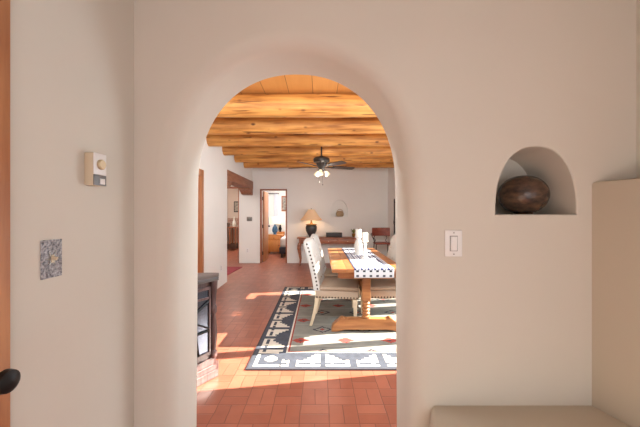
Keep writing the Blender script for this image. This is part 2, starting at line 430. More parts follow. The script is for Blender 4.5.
# the side passage, the room behind it and the bedroom
struct(MB().box(-3.75, -3.6, 4.9, 12, -.05, ZC).build('wall_passage_left', plaster_far))
struct(MB().box(-3.6, XL-.27, 4.9, 5.05, -.05, ZC).build('wall_passage_near', plaster_far))
struct(MB().box(-3.6, -2.1, 11.85, 12, -.05, ZC).build('wall_kitchen_far', taupe))
struct(MB().box(-2.1, -2.0, YF+.16, 12, -.05, ZC).build('wall_between_rooms', plaster_far))
struct(MB().box(-2.0, 1.2, 11.1, 11.25, -.05, ZC).build('wall_bedroom_far', plaster_far))
struct(MB().box(1.2, 1.35, YF+.16, 11.25, -.05, ZC).build('wall_bedroom_right', plaster_far))

# windows of the right wall
def window(name, y0, y1, bars, XR=XR, SILL=SILL, HEAD=HEAD):
    x0, x1 = XR+.07, XR+.11
    mb = MB(); fw = .025
    mb.box(x0, x1, y0, y0+fw, SILL, HEAD).box(x0, x1, y1-fw, y1, SILL, HEAD).box(x0, x1, y0, y1, SILL, SILL+.05).box(x0, x1, y0, y1, HEAD-.03, HEAD)
    for a, b in bars: mb.box(x0-.01, x1+.01, a, b, SILL, HEAD)
    w = struct(mb.build(name, orange_wood))
    MB().box(x0+.018, x0+.022, y0+.02, y1-.02, SILL+.04, HEAD-.02).build('pane', glass, w)
    return w
window('window_1', *W1, [(3.33, 3.46)])
window('window_2', *W2, [(4.72, 4.92), (5.13, 5.36)])
window('window_3', -1.2, .35, [(-.44, -.40)], XHR, .75, 2.2)

# far doorway casing and open leaf
mb = MB(); x0, x1, zt, w = -1.645, -.905, 2.03, .035
mb.box(x0, x0+w, YF-.012, YF+.17, 0, zt, bev=.003).box(x1-w, x1, YF-.012, YF+.17, 0, zt, bev=.003).box(x0, x1, YF-.012, YF+.17, zt-w, zt, bev=.003)
struct(mb.build('trim_1', red_wood))
mb = MB(); x0, x1, zt, w = -3.05, -2.22, 2.10, .04
mb.box(x0, x0+w, YF-.01, YF+.17, 0, zt).box(x0, x1, YF-.01, YF+.17, zt-w-.01, zt).box(x1-.02, x1, YF-.01, YF+.17, 0, zt)
struct(mb.build('trim_2', red_wood))
d = struct(MB().box(-1.605, -1.565, YF+.19, YF+.89, .01, 1.985, bev=.003).build('door_2', orange_wood))
for z in (.25, 1.0, 1.78): MB().box(-1.612, -1.588, YF+.165, YF+.195, z-.05, z+.05, bev=.002).build('hinge', black_metal, d)
kb = MB().ball((-1.53, YF+.83, .98), .028).tube([(-1.565, YF+.83, .98), (-1.53, YF+.83, .98)], .01)
kb.build('door_knob', black_metal, d)
# closed door in the dining room's left wall
mb = MB(); mb.box(XL-.1, XL+.03, 4.69, 4.785, 0, 2.04, bev=.006).box(XL-.1, XL+.03, 3.88, 3.98, 0, 2.04, bev=.006).box(XL-.1, XL+.03, 3.98, 4.70, 1.94, 2.04, bev=.004)
struct(mb.build('trim_3', orange_wood))
d = struct(MB().box(XL-.08, XL-.03, 3.985, 4.69, .01, 1.935, bev=.004).build('door_3', orange_wood))
MB().ball((XL+.02, 4.05, .98), .028).tube([(XL-.03, 4.05, .98), (XL+.02, 4.05, .98)], .01).build('door_knob', black_metal, d)
struct(MB().box(-3.59, -2.11, 11.83, 11.85, 0, .12).build('baseboard_kitchen', dark_wood))

# ------------------------------------------------------------ ceiling logs
ylog = [3.50, 4.29, 5.08, 5.88, 6.68, 7.48]
names = ['nearest thick ceiling log, just inside the arch', 'second ceiling log from the arch', 'third ceiling log from the arch, in front of the fan rod',
         'fourth ceiling log, just behind the fan rod', 'fifth ceiling log, next to last before the far wall', 'farthest ceiling log, closest to the far wall']
for i, y in enumerate(ylog):
    mb = MB(); bm = mb.bm; rings = []; n = 28; R = .128 if i == 0 else .122
    x0, x1, m_ = XL-.03, XR+.03, 46
    ph1, ph2 = random.random()*6, random.random()*6
    for j in range(m_+1):
        x = x0+(x1-x0)*j/m_; r = R*(1+.02*math.sin(x*1.7+ph1)+.012*math.sin(x*4.3+ph2)); dz = .006*math.sin(x*1.1+ph2)
        rings.append([bm.verts.new((x, r*math.cos(2*PI*q/n), R-.001+dz*.5+r*math.sin(2*PI*q/n)*1.0)) for q in range(n)])
    for j in range(m_):
        for q in range(n): bm.faces.new((rings[j][q], rings[j][(q+1) % n], rings[j+1][(q+1) % n], rings[j+1][q]))
    bm.faces.new(rings[0][::-1]); bm.faces.new(rings[-1])
    tag(mb.build('ceiling_log', log_wood, loc=(0, y, ZC-2*R+.004)), names[i]+', round orange stained wood', 'ceiling beam', 'log beams across the dining room ceiling')

# carved lintel
t = thing('lintel', 'brown carved wooden lintel with corbels over the side opening', 'lintel', (XL-.14, 7.2, 2.03))
MB().box(-.13, .16, -1.13, 1.155, 0, .205, bev=.01).build('beam', lintel_wood, t)
cor = [(0, 0), (.42, 0), (.42, -.05), (.38, -.055), (.33, -.075), (.30, -.10), (.24, -.105), (.20, -.15), (0, -.17)]
MB().prism([(1.155-a, b) for a, b in cor], -.12, .15, lambda a, b, dd: (dd, a, b), bev=.004).build('corbel', lintel_wood, t)
MB().prism([(-1.13+a*.8, b) for a, b in cor], -.12, .15, lambda a, b, dd: (dd, a, b), bev=.004).build('corbel', lintel_wood, t)

# ------------------------------------------------------------ dining room small fittings
def plate_thing(name, label, cat, loc, w, h, m, axis):
    t = thing(name, label, cat, loc)
    if axis == 'y': MB().box(-w/2, w/2, -.006, 0, -h/2, h/2, bev=.002).build('plate', m, t)
    else: MB().box(0, .006, -w/2, w/2, -h/2, h/2, bev=.002).build('plate', m, t)
    return t
t = plate_thing('switch_plate', 'grey metal switch plate on the far wall beside the bedroom doorway', 'switch plate', ((249.5-320)*YF/F, YF, 1.21), .15, .115, pewter, 'y')
for s in (-.036, .036): MB().box(s-.004, s+.004, -.014, -.006, -.01, .01).build('toggle', black_plastic, t)
t = plate_thing('power_outlet', 'white outlet with plug low on the far wall below the switch plate', 'outlet', ((247.5-320)*YF/F, YF, .35), .075, .115, white_plastic, 'y')
for s in (-.02, .02): MB().box(-.012, .012, -.009, -.006, s-.012, s+.012, bev=.002).build('socket', mat('socket_grey', (190, 186, 180), .4), t)
t = plate_thing('power_outlet', 'white outlet low on the left dining room wall beyond the cabinet', 'outlet', (XL, 5.7, .34), .075, .115, white_plastic, 'x')
for s in (-.02, .02): MB().box(.006, .009, -.012, .012, s-.012, s+.012, bev=.002).build('socket', bpy.data.materials['socket_grey'], t)

# iron ornament on the right wall
t = thing('wall_candle_holder', 'slim dark iron wall ornament on the right wall beyond the table', 'wall ornament', (XR, 7.55, 1.3))
MB().tube([(-.02, 0, -.52), (-.02, 0, .42)], .014, 8).build('bar', iron, t)
MB().ball((-.024, 0, -.16), (.018, .035, .06)).build('boss', iron, t)
for z in (-.4, .34): MB().tube([(-.02, 0, z), (0, 0, z)], .007, 8).build('bracket', iron, t)

# ------------------------------------------------------------ rugs
RX, RY, RW, RD = -.645, 2.64, 2.42, 2.97
def rug_col(u, v):
    # 0 charcoal 1 cream 2 field 3 red 4 pale field 5 edge dark
    e = min(u, v, RW-u, RD-v)
    if e < .014: return 5
    if e < .31:
        if v == e or RD-v == e: s_, tt, L = u, e, RW
        else: s_, tt, L = v, e, RD
        if e < .045: return 0
        per = .54
        s0 = (s_-L/2+per/2) % per-per/2; mm = abs(s0)
        if s_ < .30 or L-s_ < .30:
            cu = min(s_, L-s_)
            if .05 < min(cu, tt) < .075 and max(cu, tt) < .28: return 1
            if .13 < cu < .25 and .13 < tt < .25 and (abs(cu-.19)+abs(tt-.19)) < .07: return 1
            return 0
        if .055 < tt < .08 and .03 < mm < .235: return 1
        if .03 < mm < .215:
            q = (.215-mm)/.185; q = math.ceil(q*5)/5
            if .115 < tt < .115+.165*q: return 1
            if .08 <= tt <= .115 and mm > .07 and mm < .1: return 1
        if .215 <= mm < .24 and .055 < tt < .17: return 1
        return 0
    if e < .325: return 1
    if e < .342: return 3
    if e < .352: return 1
    # field
    X = RX+u; Y = RY+v
    ci = round((X+.21)/.478); dx = X+.21-ci*.478
    rj = round((Y-3.24)/.61); dy = Y-3.24-rj*.61
    ad = abs(dx)/.095+abs(dy)/.07
    if ad < 1: return 3 if ad > .3 else 5
    dx2 = X+.21-.239-round((X+.21-.239)/.478)*.478; dy2 = Y-3.24-.305-round((Y-3.24-.305)/.61)*.61
    a2 = abs(dx2)/.115+abs(dy2)/.10
    if .72 < a2 < 1: return 5
    if a2 < .3: return 3
    if abs(abs(dy)-.14) < .018: return 4
    return 2
mb = MB(); bm = mb.bm; c_ = .0165
nx, ny = int(RW/c_), int(RD/c_); g = [[bm.verts.new((RW*i/nx, RD*j/ny, .012)) for j in range(ny+1)] for i in range(nx+1)]
for i in range(nx):
    for j in range(ny):
        f_ = bm.faces.new((g[i][j], g[i+1][j], g[i+1][j+1], g[i][j+1])); f_.material_index = rug_col(RW*(i+.5)/nx, RD*(j+.5)/ny)
loop = [g[i][0] for i in range(nx)]+[g[nx][j] for j in range(ny)]+[g[i][ny] for i in range(nx, 0, -1)]+[g[0][j] for j in range(ny, 0, -1)]
low = [bm.verts.new((v.co.x, v.co.y, 0)) for v in loop]
for i in range(len(loop)):
    j = (i+1) % len(loop); f_ = bm.faces.new((loop[i], low[i], low[j], loop[j])); f_.material_index = 5
f_ = bm.faces.new(low[::-1]); f_.material_index = 5
RM = [mat('rug_charcoal', (62, 66, 76), .95, bump=.3, bscale=250, var=.12, vscale=14), mat('rug_cream', (206, 198, 184), .95, bump=.3, bscale=250),
      mat('rug_field', (128, 126, 118), .95, bump=.3, bscale=250, var=.05, vscale=8), mat('rug_red', (146, 58, 46), .95), mat('rug_pale', (142, 139, 130), .95), mat('rug_dark', (58, 56, 62), .95)]
tag(mb.build('area_rug', RM, loc=(RX, RY, .0005)), 'large woven rug with charcoal and cream geometric border under the dining table', 'rug')
tag(MB().prism([(-2.9, 6.75), (-2.03, 6.72), (-1.965, 7.72), (-2.9, 7.78)], .0005, .012, lambda a, b, dd: (a, b, dd)).build('doorway_rug', red_rug_m), 'small dark red rug on the floor of the side opening', 'rug')

# ------------------------------------------------------------ dining table
TX, TY, TZ = .53, 4.285, .0135
t = thing('dining_table', 'long golden wood trestle dining table under the checked runner', 'table', (TX, TY, TZ))
top = MB()
for i in range(5):
    x0 = -.40+i*.16; top.box(x0+.0005, x0+.1595, -.985, .985, .705, .747, bev=.004)
top.build('tabletop', table_wood, t)
for yy in (-.89, .86): MB().box(-.33, .33, yy, yy+.03, .63, .705).build('apron', table_wood, t)
fh = [(0, .145), (.20, .145), (.225, .135), (.245, .14), (.265, .158), (.29, .155), (.32, .125), (.35, .10), (.38, .075), (.395, .045), (.40, 0), (.33, 0), (.30, .02), (.25, .03), (.18, .025), (.12, .03), (.06, .018), (0, .03)]
foot = fh+[(-a, b) for a, b in fh[-2:0:-1]]
for yy in (-.77, .77):
    MB().prism(foot, yy-.045, yy+.045, lambda a, b, dd: (a, dd, b), bev=.006).build('foot', table_wood, t)
    p = MB().box(-.048, .048, yy-.045, yy+.045, .345, .64, bev=.008)
    pr = [(.05, .15), (.05, .17), (.034, .18)]
    for j in range(4): z = .185+j*.038; pr += [(.036, z), (.046, z+.012), (.046, z+.022), (.034, z+.035)]
    pr += [(.04, .34), (.045, .35)]
    p.lathe(pr, 20, c=(0, yy, 0)); p.box(-.30, .30, yy-.035, yy+.035, .60, .705, bev=.01)
    p.build('post', table_wood, t)
MB().box(-.025, .025, -.74, .74, .42, .50, bev=.006).build('stretcher', table_wood, t)

# runner
mb = MB(); bm = mb.bm; RWd = .43; y0r, y1r = TY-.989, TY+.975
path = [(y0r-.004, .665)]
for j in range(8): path.append((y0r-.004, .665+.012*(j+1)*.86))
path += [(y0r-.002, .7615)]
steps = int((y1r-y0r)/.014)
for j in range(1, steps): path.append((y0r+.014*j, .7635))
def run_col(u, s_, drop):
    if drop:
        a = (u % .072)/.072; 
        q = int(s_/.017)
        if q % 3 != 0 and False: return 1
        w_ = (s_ % .05)
        if .012 < w_ < .036 and .32 < a < .70: return 1
        return 0
    a = (u % .072)
    if a < .024: return (2 if (s_ % .08) < .055 else 3)
    if abs(a-.048) < .006: return 3
    if (s_ % .14) < .012 and .02 < a < .052: return 3
    return 0
nu = 60; rows = [[bm.verts.new((-RWd/2+RWd*i/nu, y, z)) for i in range(nu+1)] for y, z in path]
acc = 0
for j in range(len(path)-1):
    dl = math.dist(path[j], path[j+1]); 
    for i in range(nu):
        f_ = bm.faces.new((rows[j][i], rows[j][i+1], rows[j+1][i+1], rows[j+1][i]))
        f_.material_index = run_col(RWd*(i+.5)/nu, acc+dl/2, path[j+1][1] < .7614)
    acc += dl
o = mb.build('table_runner', [mat('runner_white', (196, 196, 198), .9), mat('runner_charcoal', (44, 44, 54), .9), mat('runner_blue', (38, 46, 92), .9), mat('runner_grey', (120, 126, 150), .9)],
             loc=(.585, 0, 0), recalc=False)
md = o.modifiers.new('s', 'SOLIDIFY'); md.thickness = .002; md.offset = 1
tag(o, 'white table runner with blue dashed stripes lying along the dining table', 'table runner')

# candle holders
def holder(label, loc, slim):
    t = thing('candle_holder', label, 'candle holder', loc, group='white candle holders on the dining table')
    if slim: prof = [(.045, 0), (.047, .015), (.03, .03), (.02, .05), (.028, .075), (.032, .10), (.022, .125), (.015, .15), (.02, .175), (.028, .185), (.018, .20), (.03, .215), (.045, .225), (.045, .235)]; R = .04; z0 = .235
    else: prof = [(.055, 0), (.058, .015), (.05, .03), (.054, .06), (.058, .10), (.055, .15), (.046, .19), (.034, .215), (.03, .23), (.042, .245), (.048, .255), (.048, .265)]; R = .042; z0 = .265
    MB().lathe(prof, 24).build('holder_body', white_ceramic, t)
    c = MB().lathe([(R-.001, z0), (R, z0+.004), (R, z0+.098), (R-.006, z0+.104), (.008, z0+.10)], 24).build('candle', candle_wax, t)
    MB().tube([(0, 0, z0+.10), (.001, 0, z0+.115)], .0015, 6).build('wick', wick_m, c)
    return t
holder('slim turned white candle holder with white pillar candle, nearer of the two on the table', (.592, 4.02, .7665), True)
holder('wide bottle-shaped white candle holder with white pillar candle, behind the slim one', (.555, 4.42, .7665), False)

# ------------------------------------------------------------ dining chairs (local: front is +x)
def make_chair():
    t = thing('dining_chair', '', 'chair', group='cream upholstered chairs around the dining table')
    s = MB().box(-.25, .26, -.255, .255, .335, .43, bev=.012)
    
    # backrest: curved profile in x-z, with the top arched across y
    n = 16; mb = MB(); bm = mb.bm; hs = [0, .06, .14, .24, .34, .44, .53, .58, .605, .62]
    def cxx(h): return -.235-.08*h/.62-.06*(h/.62)**2
    ys = [-.255, -.25]+[-.235+.47*i/n for i in range(n+1)]+[.25, .255]
    F_, B_ = [], []
    for h in hs:
        rf, rb = [], []
        for y in ys:
            crest = .03*(1-(abs(y)/.255)**2.2)
            z = .43+h*.93*(1+crest/.62)
            top = max(0, (h-.56)/.06); th = .042*(1-.55*min(1, top)**2)
            edge = .6 if abs(y) > .252 else (.9 if abs(y) > .24 else 1)
            x = cxx(h)
            puff = .006*math.cos(y*2*PI/.118)*math.cos((h-.05)*2*PI/.15) if abs(y) < .24 and .05 < h < .58 else 0
            rf.append(bm.verts.new((x+th*edge+puff, y, z))); rb.append(bm.verts.new((x-th*edge, y, z)))
        F_.append(rf); B_.append(rb)
    m2 = len(ys)
    for i in range(len(hs)-1):
        for j in range(m2-1):
            bm.faces.new((F_[i][j], F_[i][j+1], F_[i+1][j+1], F_[i+1][j])); bm.faces.new((B_[i][j], B_[i+1][j], B_[i+1][j+1], B_[i][j+1]))
        bm.faces.new((F_[i][0], F_[i+1][0], B_[i+1][0], B_[i][0])); bm.faces.new((F_[i][-1], B_[i][-1], B_[i+1][-1], F_[i+1][-1]))
    for j in range(m2-1):
        bm.faces.new((F_[-1][j], F_[-1][j+1], B_[-1][j+1], B_[-1][j])); bm.faces.new((F_[0][j], B_[0][j], B_[0][j+1], F_[0][j+1]))
    def stud(m, c, r):
        rr = bmesh.ops.create_uvsphere(m.bm, u_segments=6, v_segments=4, radius=1, matrix=Matrix.Translation(c) @ Matrix.Diagonal((*r, 1)))
        for v_ in rr['verts']:
            for f_ in v_.link_faces: f_.material_index = 1
    for sgn in (-1, 1):
        for q in range(14): stud(s, (-.232+q*.0365, sgn*.2555, .352), (.0105, .004, .0105))
        for q in range(13):
            h = .02+q*.0475; stud(mb, (cxx(h)+.012, sgn*.2555, .43+h*.93), (.0125, .005, .0125))
    for q in range(13): stud(s, (.2605, -.216+q*.036, .352), (.004, .0105, .0105))
    s = s.build('seat', [fabric_seat, nail], t)
    MB().box(-.225, .262, -.252, .252, .431, .475, bev=.02, seg=3).build('cushion', fabric_seat, s)
    b = mb.build('backrest', [fabric, nail], t, ang=60)
    for r_i, h in enumerate((.12, .27, .42)):
        for q in range(-1, 2):
            y = q*.14+(.07 if r_i % 2 else 0)
            if abs(y) < .2: MB().ball((cxx(h)+.043, y, .43+h*.93), (.007, .011, .011), 8, 6).build('tufting_button', fabric_seat, b)
    for sgn in (-1, 1):
        y = sgn*.225
        # rear leg : curved backward
        mb = MB(); bm = mb.bm; pr = []
        for j in range(9):
            u = j/8; z = .46*(1-u); x = -.225-.085*u**1.8; w = .024-.008*u
            if j == 0: x = -.235
            pr.append([bm.verts.new((x+a*w, y+c*w*.9, z)) for a, c in ((-1, -1), (1, -1), (1, 1), (-1, 1))])
        for j in range(8):
            for q in range(4): bm.faces.new((pr[j][q], pr[j][(q+1) % 4], pr[j+1][(q+1) % 4], pr[j+1][q]))
        bm.faces.new(pr[0]); bm.faces.new(pr[-1][::-1]); mb.build('leg', pale_wood, t)
        mb = MB(); bm = mb.bm; pr = []
        for z, w in ((.33, .026), (.28, .025), (.26, .022), (.1, .018), (0, .015)):
            pr.append([bm.verts.new((.222+a*w, y+c*w, z)) for a, c in ((-1, -1), (1, -1), (1, 1), (-1, 1))])
        for j in range(4):
            for q in range(4): bm.faces.new((pr[j][q], pr[j][(q+1) % 4], pr[j+1][(q+1) % 4], pr[j+1][q]))
        bm.faces.new(pr[0]); bm.faces.new(pr[-1][::-1]); mb.build('leg', pale_wood, t)
    return t
ch = make_chair(); ch.location = (.225, 3.86, .013); ch.rotation_euler.z = math.radians(-7)
ch['label'] = 'cream tufted dining chair with nailhead trim, nearest on the left of the table'
dup(ch, (.275, 4.62, .013), math.radians(-5), 'cream tufted dining chair on the left of the table, half hidden behind the nearest chair')
dup(ch, (.79, 3.88, .013), PI, 'cream dining chair on the right side, its seat showing behind the table post')
dup(ch, (.84, 4.60, .013), PI+.05, 'cream dining chair whose back shows at the arch edge, right of the candles')

# ------------------------------------------------------------ ceiling fan
FX, FY = (321.5-320)*5.5/F, 5.48
t = thing('ceiling_fan', 'dark bronze ceiling fan with lit glass shades hanging from the log ceiling', 'ceiling fan', (FX, FY, ZC))
MB().lathe([(.02, -.07), (.05, -.055), (.065, -.02), (.065, 0)], 20).build('canopy', bronze, t)
MB().tube([(0, 0, -.06), (0, 0, -.36)], .014, 10).build('downrod', bronze, t)
MB().lathe([(.03, -.33), (.05, -.345), (.12, -.355), (.145, -.375), (.15, -.41), (.14, -.44), (.10, -.455), (.085, -.50), (.06, -.54), (.05, -.56)][::-1], 32).build('motor_housing', bronze, t)
blade_m = mat('fan_blade_wood', (62, 48, 42), .4, var=.1)
for i in range(5):
    a = math.radians(18+72*i); R = Matrix.Rotation(a, 4, 'Z') @ Matrix.Translation((0, 0, -.52)) @ Matrix.Rotation(math.radians(-12), 4, 'X')
    pts = [(.20, -.05), (.35, -.062), (.57, -.066), (.625, -.055), (.645, 0), (.625, .055), (.57, .066), (.35, .062), (.20, .05)]
    mb = MB(); mb.prism(pts, -.004, .004, lambda x, y, dd: R @ Vector((x, y, dd))); bl = mb.build('blade', blade_m, t)
    mb = MB().box(.09, .24, -.018, .018, -.012, -.004, M=R); mb.build('blade_bracket', bronze, bl)
for i in range(3):
    a = math.radians(-100+120*i); dx, dy = math.cos(a), math.sin(a)
    ar = MB().tube([(0, 0, -.55), (dx*.05, dy*.05, -.565), (dx*.085, dy*.085, -.60)], .012, 8).build('lamp_arm', bronze, t)
    sh = MB().lathe([(.02, 0), (.026, -.02), (.036, -.055), (.048, -.085), (.045, -.085), (.033, -.055), (.022, -.02), (.016, -.004)], 18, caps=False)
    Rm = Matrix.Translation((dx*.08, dy*.08, -.595)) @ Matrix.Rotation(a, 4, 'Z') @ Matrix.Rotation(math.radians(-32), 4, 'Y')
    for v in sh.bm.verts: v.co = Rm @ v.co
    s_ = sh.build('glass_shade', bulb_glass, ar)
for dx, z in ((-.045, -.78), (.02, -.83)):
    c = MB().tube([(dx, -.03, -.56), (dx, -.03, z)], .0018, 6).build('pull_chain', bronze, t)
    MB().ball((dx, -.03, z-.012), (.009, .009, .014), 8, 6).build('chain_knob', bronze, c)

# ------------------------------------------------------------ cabinet behind the arch, at the left
t = thing('cabinet', 'plum wood cabinet with dark iron scrollwork doors behind the arch\'s left edge', 'cabinet', (-1.13, 2.32, 0))
# plan outline, corner cut toward the room
def plan(g): return [(-.40-g, -.22-g), (-.03, -.22-g), (.27+g, .23), (.22+g, .38+g), (-.40-g, .38+g)]
fz = lambda a, b, d: (a, b, d)
MB().prism(plan(.012), .80, .835, fz, bev=.008).build('top', mat('cabinet_top', (70, 62, 60), .3), t)
MB().prism(plan(.01), 0, .06, fz, bev=.006).prism(plan(-.008), .06, .10, fz, bev=.006).prism(plan(-.03), .10, .16, fz).build('plinth', plum_wood, t)
body = MB().prism(plan(-.045), .16, .80, fz)
body.build('body', plum_wood, t)
P = plan(-.03)
for i in (1, 2, 3):
    x, y = P[i]
    MB().lathe([(.022, .16), (.03, .17), (.03, .21), (.018, .225), (.026, .30), (.03, .36), (.024, .45), (.016, .52), (.028, .54), (.028, .58), (.018, .60), (.024, .68), (.03, .74), (.034, .80)], 14, c=(x, y, 0)).build('corner_post', plum_wood, t)
for i in (1,):
    a = Vector((*plan(-.040)[i], 0)); b = Vector((*plan(-.040)[i+1], 0)); dr = (b-a); L = dr.length; dr.normalize(); nn = Vector((dr.y, -dr.x, 0))
    def Pt(u, z, o): return a+dr*u+nn*o+Vector((0, 0, z))
    def slab(mb, u0, u1, z0, z1, o0, o1):
        vs = [mb.bm.verts.new(Pt(u, z, o)) for u in (u0, u1) for z in (z0, z1) for o in (o0, o1)]
        for q in ((0,1,3,2),(4,6,7,5),(0,4,5,1),(2,3,7,6),(0,2,6,4),(1,5,7,3)): mb.bm.faces.new([vs[w] for w in q])
    mb = MB(); slab(mb, .03, L-.03, .20, .76, .0, .008); dn = mb.build('door', mirror_m, t)
    mb = MB(); slab(mb, .03, L-.03, .20, .225, .008, .02); slab(mb, .03, L-.03, .735, .76, .008, .02); slab(mb, .03, .045, .2, .76, .008, .02); slab(mb, L-.045, L-.03, .2, .76, .008, .02); slab(mb, .03, L-.03, .66, .675, .008, .02)
    mb.build('door_frame', plum_wood, dn)
    mb = MB(); o = .018; m_ = L/2
    mb.tube([Pt(.05, .64, o), Pt(L-.05, .42, o)], .008, 6).tube([Pt(L-.05, .64, o), Pt(.05, .42, o)], .008, 6)
    rr = min(.085, L/2-.05)
    mb.tube([Pt(m_+rr*math.cos(q*PI/12), .31+.075*math.sin(q*PI/12), o) for q in range(25)], .008, 6, caps=False)
    mb.tube([Pt(m_+.5*rr*math.cos(q*PI/8), .31+.04*math.sin(q*PI/8), o) for q in range(17)], .006, 6, caps=False)
    mb.tube([Pt(m_, .225, o), Pt(m_, .66, o)], .006, 6).tube([Pt(.045, .40, o), Pt(L-.045, .40, o)], .008, 6)
    mb.tube([Pt(m_+.85*rr*math.sin(q*PI/8)*(1 if q < 9 else -1), .40+.30*q/16, o) for q in range(17)], .009, 6)
    mb.tube([Pt(L*.3, .225, o), Pt(L*.42, .66, o)], .009, 6).tube([Pt(L*.7, .225, o), Pt(L*.58, .66, o)], .009, 6)
    mb.build('iron_scrollwork', black_metal, dn)

# ------------------------------------------------------------ console at the far wall with lamp, box, plant
CY = 8.12
t = thing('console_table', 'long reddish wood console table with drawers and curved legs against the far wall', 'console table', (.22, CY, 0))
MB().box(-.82, .82, -.21, .21, .70, .73, bev=.008).build('top', red_wood, t)
MB().box(-.77, .77, -.18, .19, .57, .70).build('frame', red_wood, t)
for i in range(3):
    x = -.5+i*.5
    dd_ = MB().box(x-.22, x+.22, -.196, -.18, .585, .688, bev=.004).build('drawer', red_wood, t)
    MB().ball((x, -.206, .636), .012, 10, 8).build('knob', brass, dd_)
for sx in (-1, 1):
    for sy in (-1, 1):
        pts = [(sx*.75, sy*.16, .60), (sx*.765, sy*.17, .52), (sx*.775, sy*.175, .44), (sx*.755, sy*.165, .30), (sx*.735, sy*.155, .16), (sx*.745, sy*.16, .05), (sx*.765, sy*.17, .012)]
        MB().tube(pts, [.035, .042, .038, .026, .02, .02, .028], 10).build('leg', red_wood, t)
t = thing('table_lamp', 'lit table lamp with dark urn base on the left end of the console', 'lamp', ((311.3-320)*8.05/F, 8.05, .731))
MB().lathe([(.065, 0), (.07, .015), (.06, .03), (.10, .09), (.14, .17), (.152, .25), (.14, .31), (.11, .335)], 28).build('base', urn_mat, t)
MB().lathe([(.11, .325), (.15, .335), (.15, .35), (.05, .36), (.03, .38), (.02, .42), (.02, .48)], 24).build('neck', gold, t)
MB().lathe([(.29, .455), (.19, .57), (.085, .735), (.082, .735), (.187, .57), (.287, .455)], 32, caps=False).build('lamp_shade', cream_shade, t)
MB().tube([(0, 0, .46), (0, 0, .75)], .006, 8).ball((0, 0, .755), .012, 8, 6).build('finial', gold, t)
LAMP = (t.location.x, t.location.y, t.location.z+.57)
tag(MB().box(-.21, .21, -.09, .09, 0, .12, bev=.006).box(-.20, .20, -.095, -.088, .02, .10, bev=.003).build('dark_box', black_plastic, loc=((334-320)*8.1/F, 8.12, .731)), 'low dark rectangular box on the console table right of the lamp', 'box')
t = thing('potted_plant', 'small green and gold plant at the right of the console behind the candles', 'plant', ((354-320)*8.1/F, 8.12, .731))
MB().lathe([(.035, 0), (.05, .05), (.055, .09), (.048, .10)], 16).build('pot', gold, t)
lf = MB()
for i in range(16):
    a = random.random()*2*PI; r = .07+.09*random.random(); z = .10+.09*random.random()
    b = Vector((math.cos(a)*.01, math.sin(a)*.01, .09)); e_ = Vector((math.cos(a)*r, math.sin(a)*r*.6, z+.04)); mid = (b+e_)/2+Vector((0, 0, .04)); sd = Vector((-math.sin(a), math.cos(a), 0))*.018
    v1 = [lf.bm.verts.new(p) for p in (b, mid+sd, e_, mid-sd)]; lf.bm.faces.new(v1)
lf.build('foliage', green_leaf, t)
# basket in the far niche
t = thing('small_basket', 'small round woven basket with handle in the far wall niche', 'basket', ((340-320)*YF/F, YF+.065, 1.275))
MB().lathe([(.07, 0), (.105, .03), (.11, .08), (.09, .13), (.05, .155)], 20, sq=.5).build('bowl', basket_m, t)
MB().tube([(.085*math.cos(PI*q/12), 0, .12+.08*math.sin(PI*q/12)) for q in range(13)], .007, 8).build('handle', basket_m, t)

# leather-back stool chair at the far right
t = thing('bar_chair', 'black iron chair with rust leather back by the far right corner', 'chair', (1.55, 7.62, 0), .0)
MB().box(-.20, .20, -.19, .19, .60, .64, bev=.015).build('seat', leather, t)
bk = MB(); bm = bk.bm
n = 12; A = []
for i in range(n+1):
    u = -1+2*i/n; x = .225*u; y = .20-.05*u*u
    A.append([bm.verts.new((x, y+dy, z)) for dy, z in ((-.018, .79), (-.018, 1.0), (.018, 1.0), (.018, .79))])
for i in range(n):
    for q in range(4): bm.faces.new((A[i][q], A[i][(q+1) % 4], A[i+1][(q+1) % 4], A[i+1][q]))
bm.faces.new(A[0]); bm.faces.new(A[-1][::-1]); bk.build('backrest', leather, t)
for sx in (-1, 1):
    MB().tube([(sx*.17, .17, .60), (sx*.13, .20, .68), (sx*.17, .215, .73), (sx*.14, .20, .80)], .011, 8).build('back_support', iron, t)
    for sy in (-1, 1): MB().tube([(sx*.17, sy*.16, .60), (sx*.21, sy*.20, 0)], .012, 8).build('leg', iron, t)
MB().tube([(-.19, -.18, .25), (.19, -.18, .25), (.19, .18, .25), (-.19, .18, .25), (-.19, -.18, .25)], .009, 8).build('foot_ring', iron, t)
MB().tube([(-.22, .16, .86), (-.27, .05, .84), (-.27, -.12, .80), (-.24, -.15, .74), (-.20, -.15, .62)], .010, 8).build('armrest', iron, t)

# ------------------------------------------------------------ bedroom seen through the doorway
t = thing('nightstand', 'light orange wood nightstand seen through the bedroom doorway', 'nightstand', (-1.60, 10.35, 0))
NX = (274.3-320)*10.2/F; t.location = (NX, 10.35, 0)
MB().box(-.24, .24, -.20, .20, .08, .62, bev=.006).build('body', pine, t)
MB().box(-.27, .27, -.22, .22, .62, .65, bev=.006).build('top', pine, t)
dn = MB().box(-.19, .19, -.215, -.20, .12, .46, bev=.004).build('door', pine, t); MB().ball((.15, -.225, .30), .014, 8, 6).build('knob', iron, dn)
dn = MB().box(-.19, .19, -.215, -.20, .485, .60, bev=.004).build('drawer', pine, t); MB().ball((0, -.225, .54), .014, 8, 6).build('knob', iron, dn)
for sx in (-1, 1):
    for sy in (-1, 1): MB().box(sx*.21-.025, sx*.21+.025, sy*.17-.025, sy*.17+.025, 0, .08).build('leg', pine, t)
t = thing('table_lamp', 'blue ceramic lamp with white shade on the bedroom nightstand', 'lamp', (NX, 10.35, .651))
MB().lathe([(.06, 0), (.06, .02), (.045, .035), (.085, .09), (.10, .16), (.08, .24), (.035, .30), (.025, .34)], 24).build('base', blue_ceramic, t)
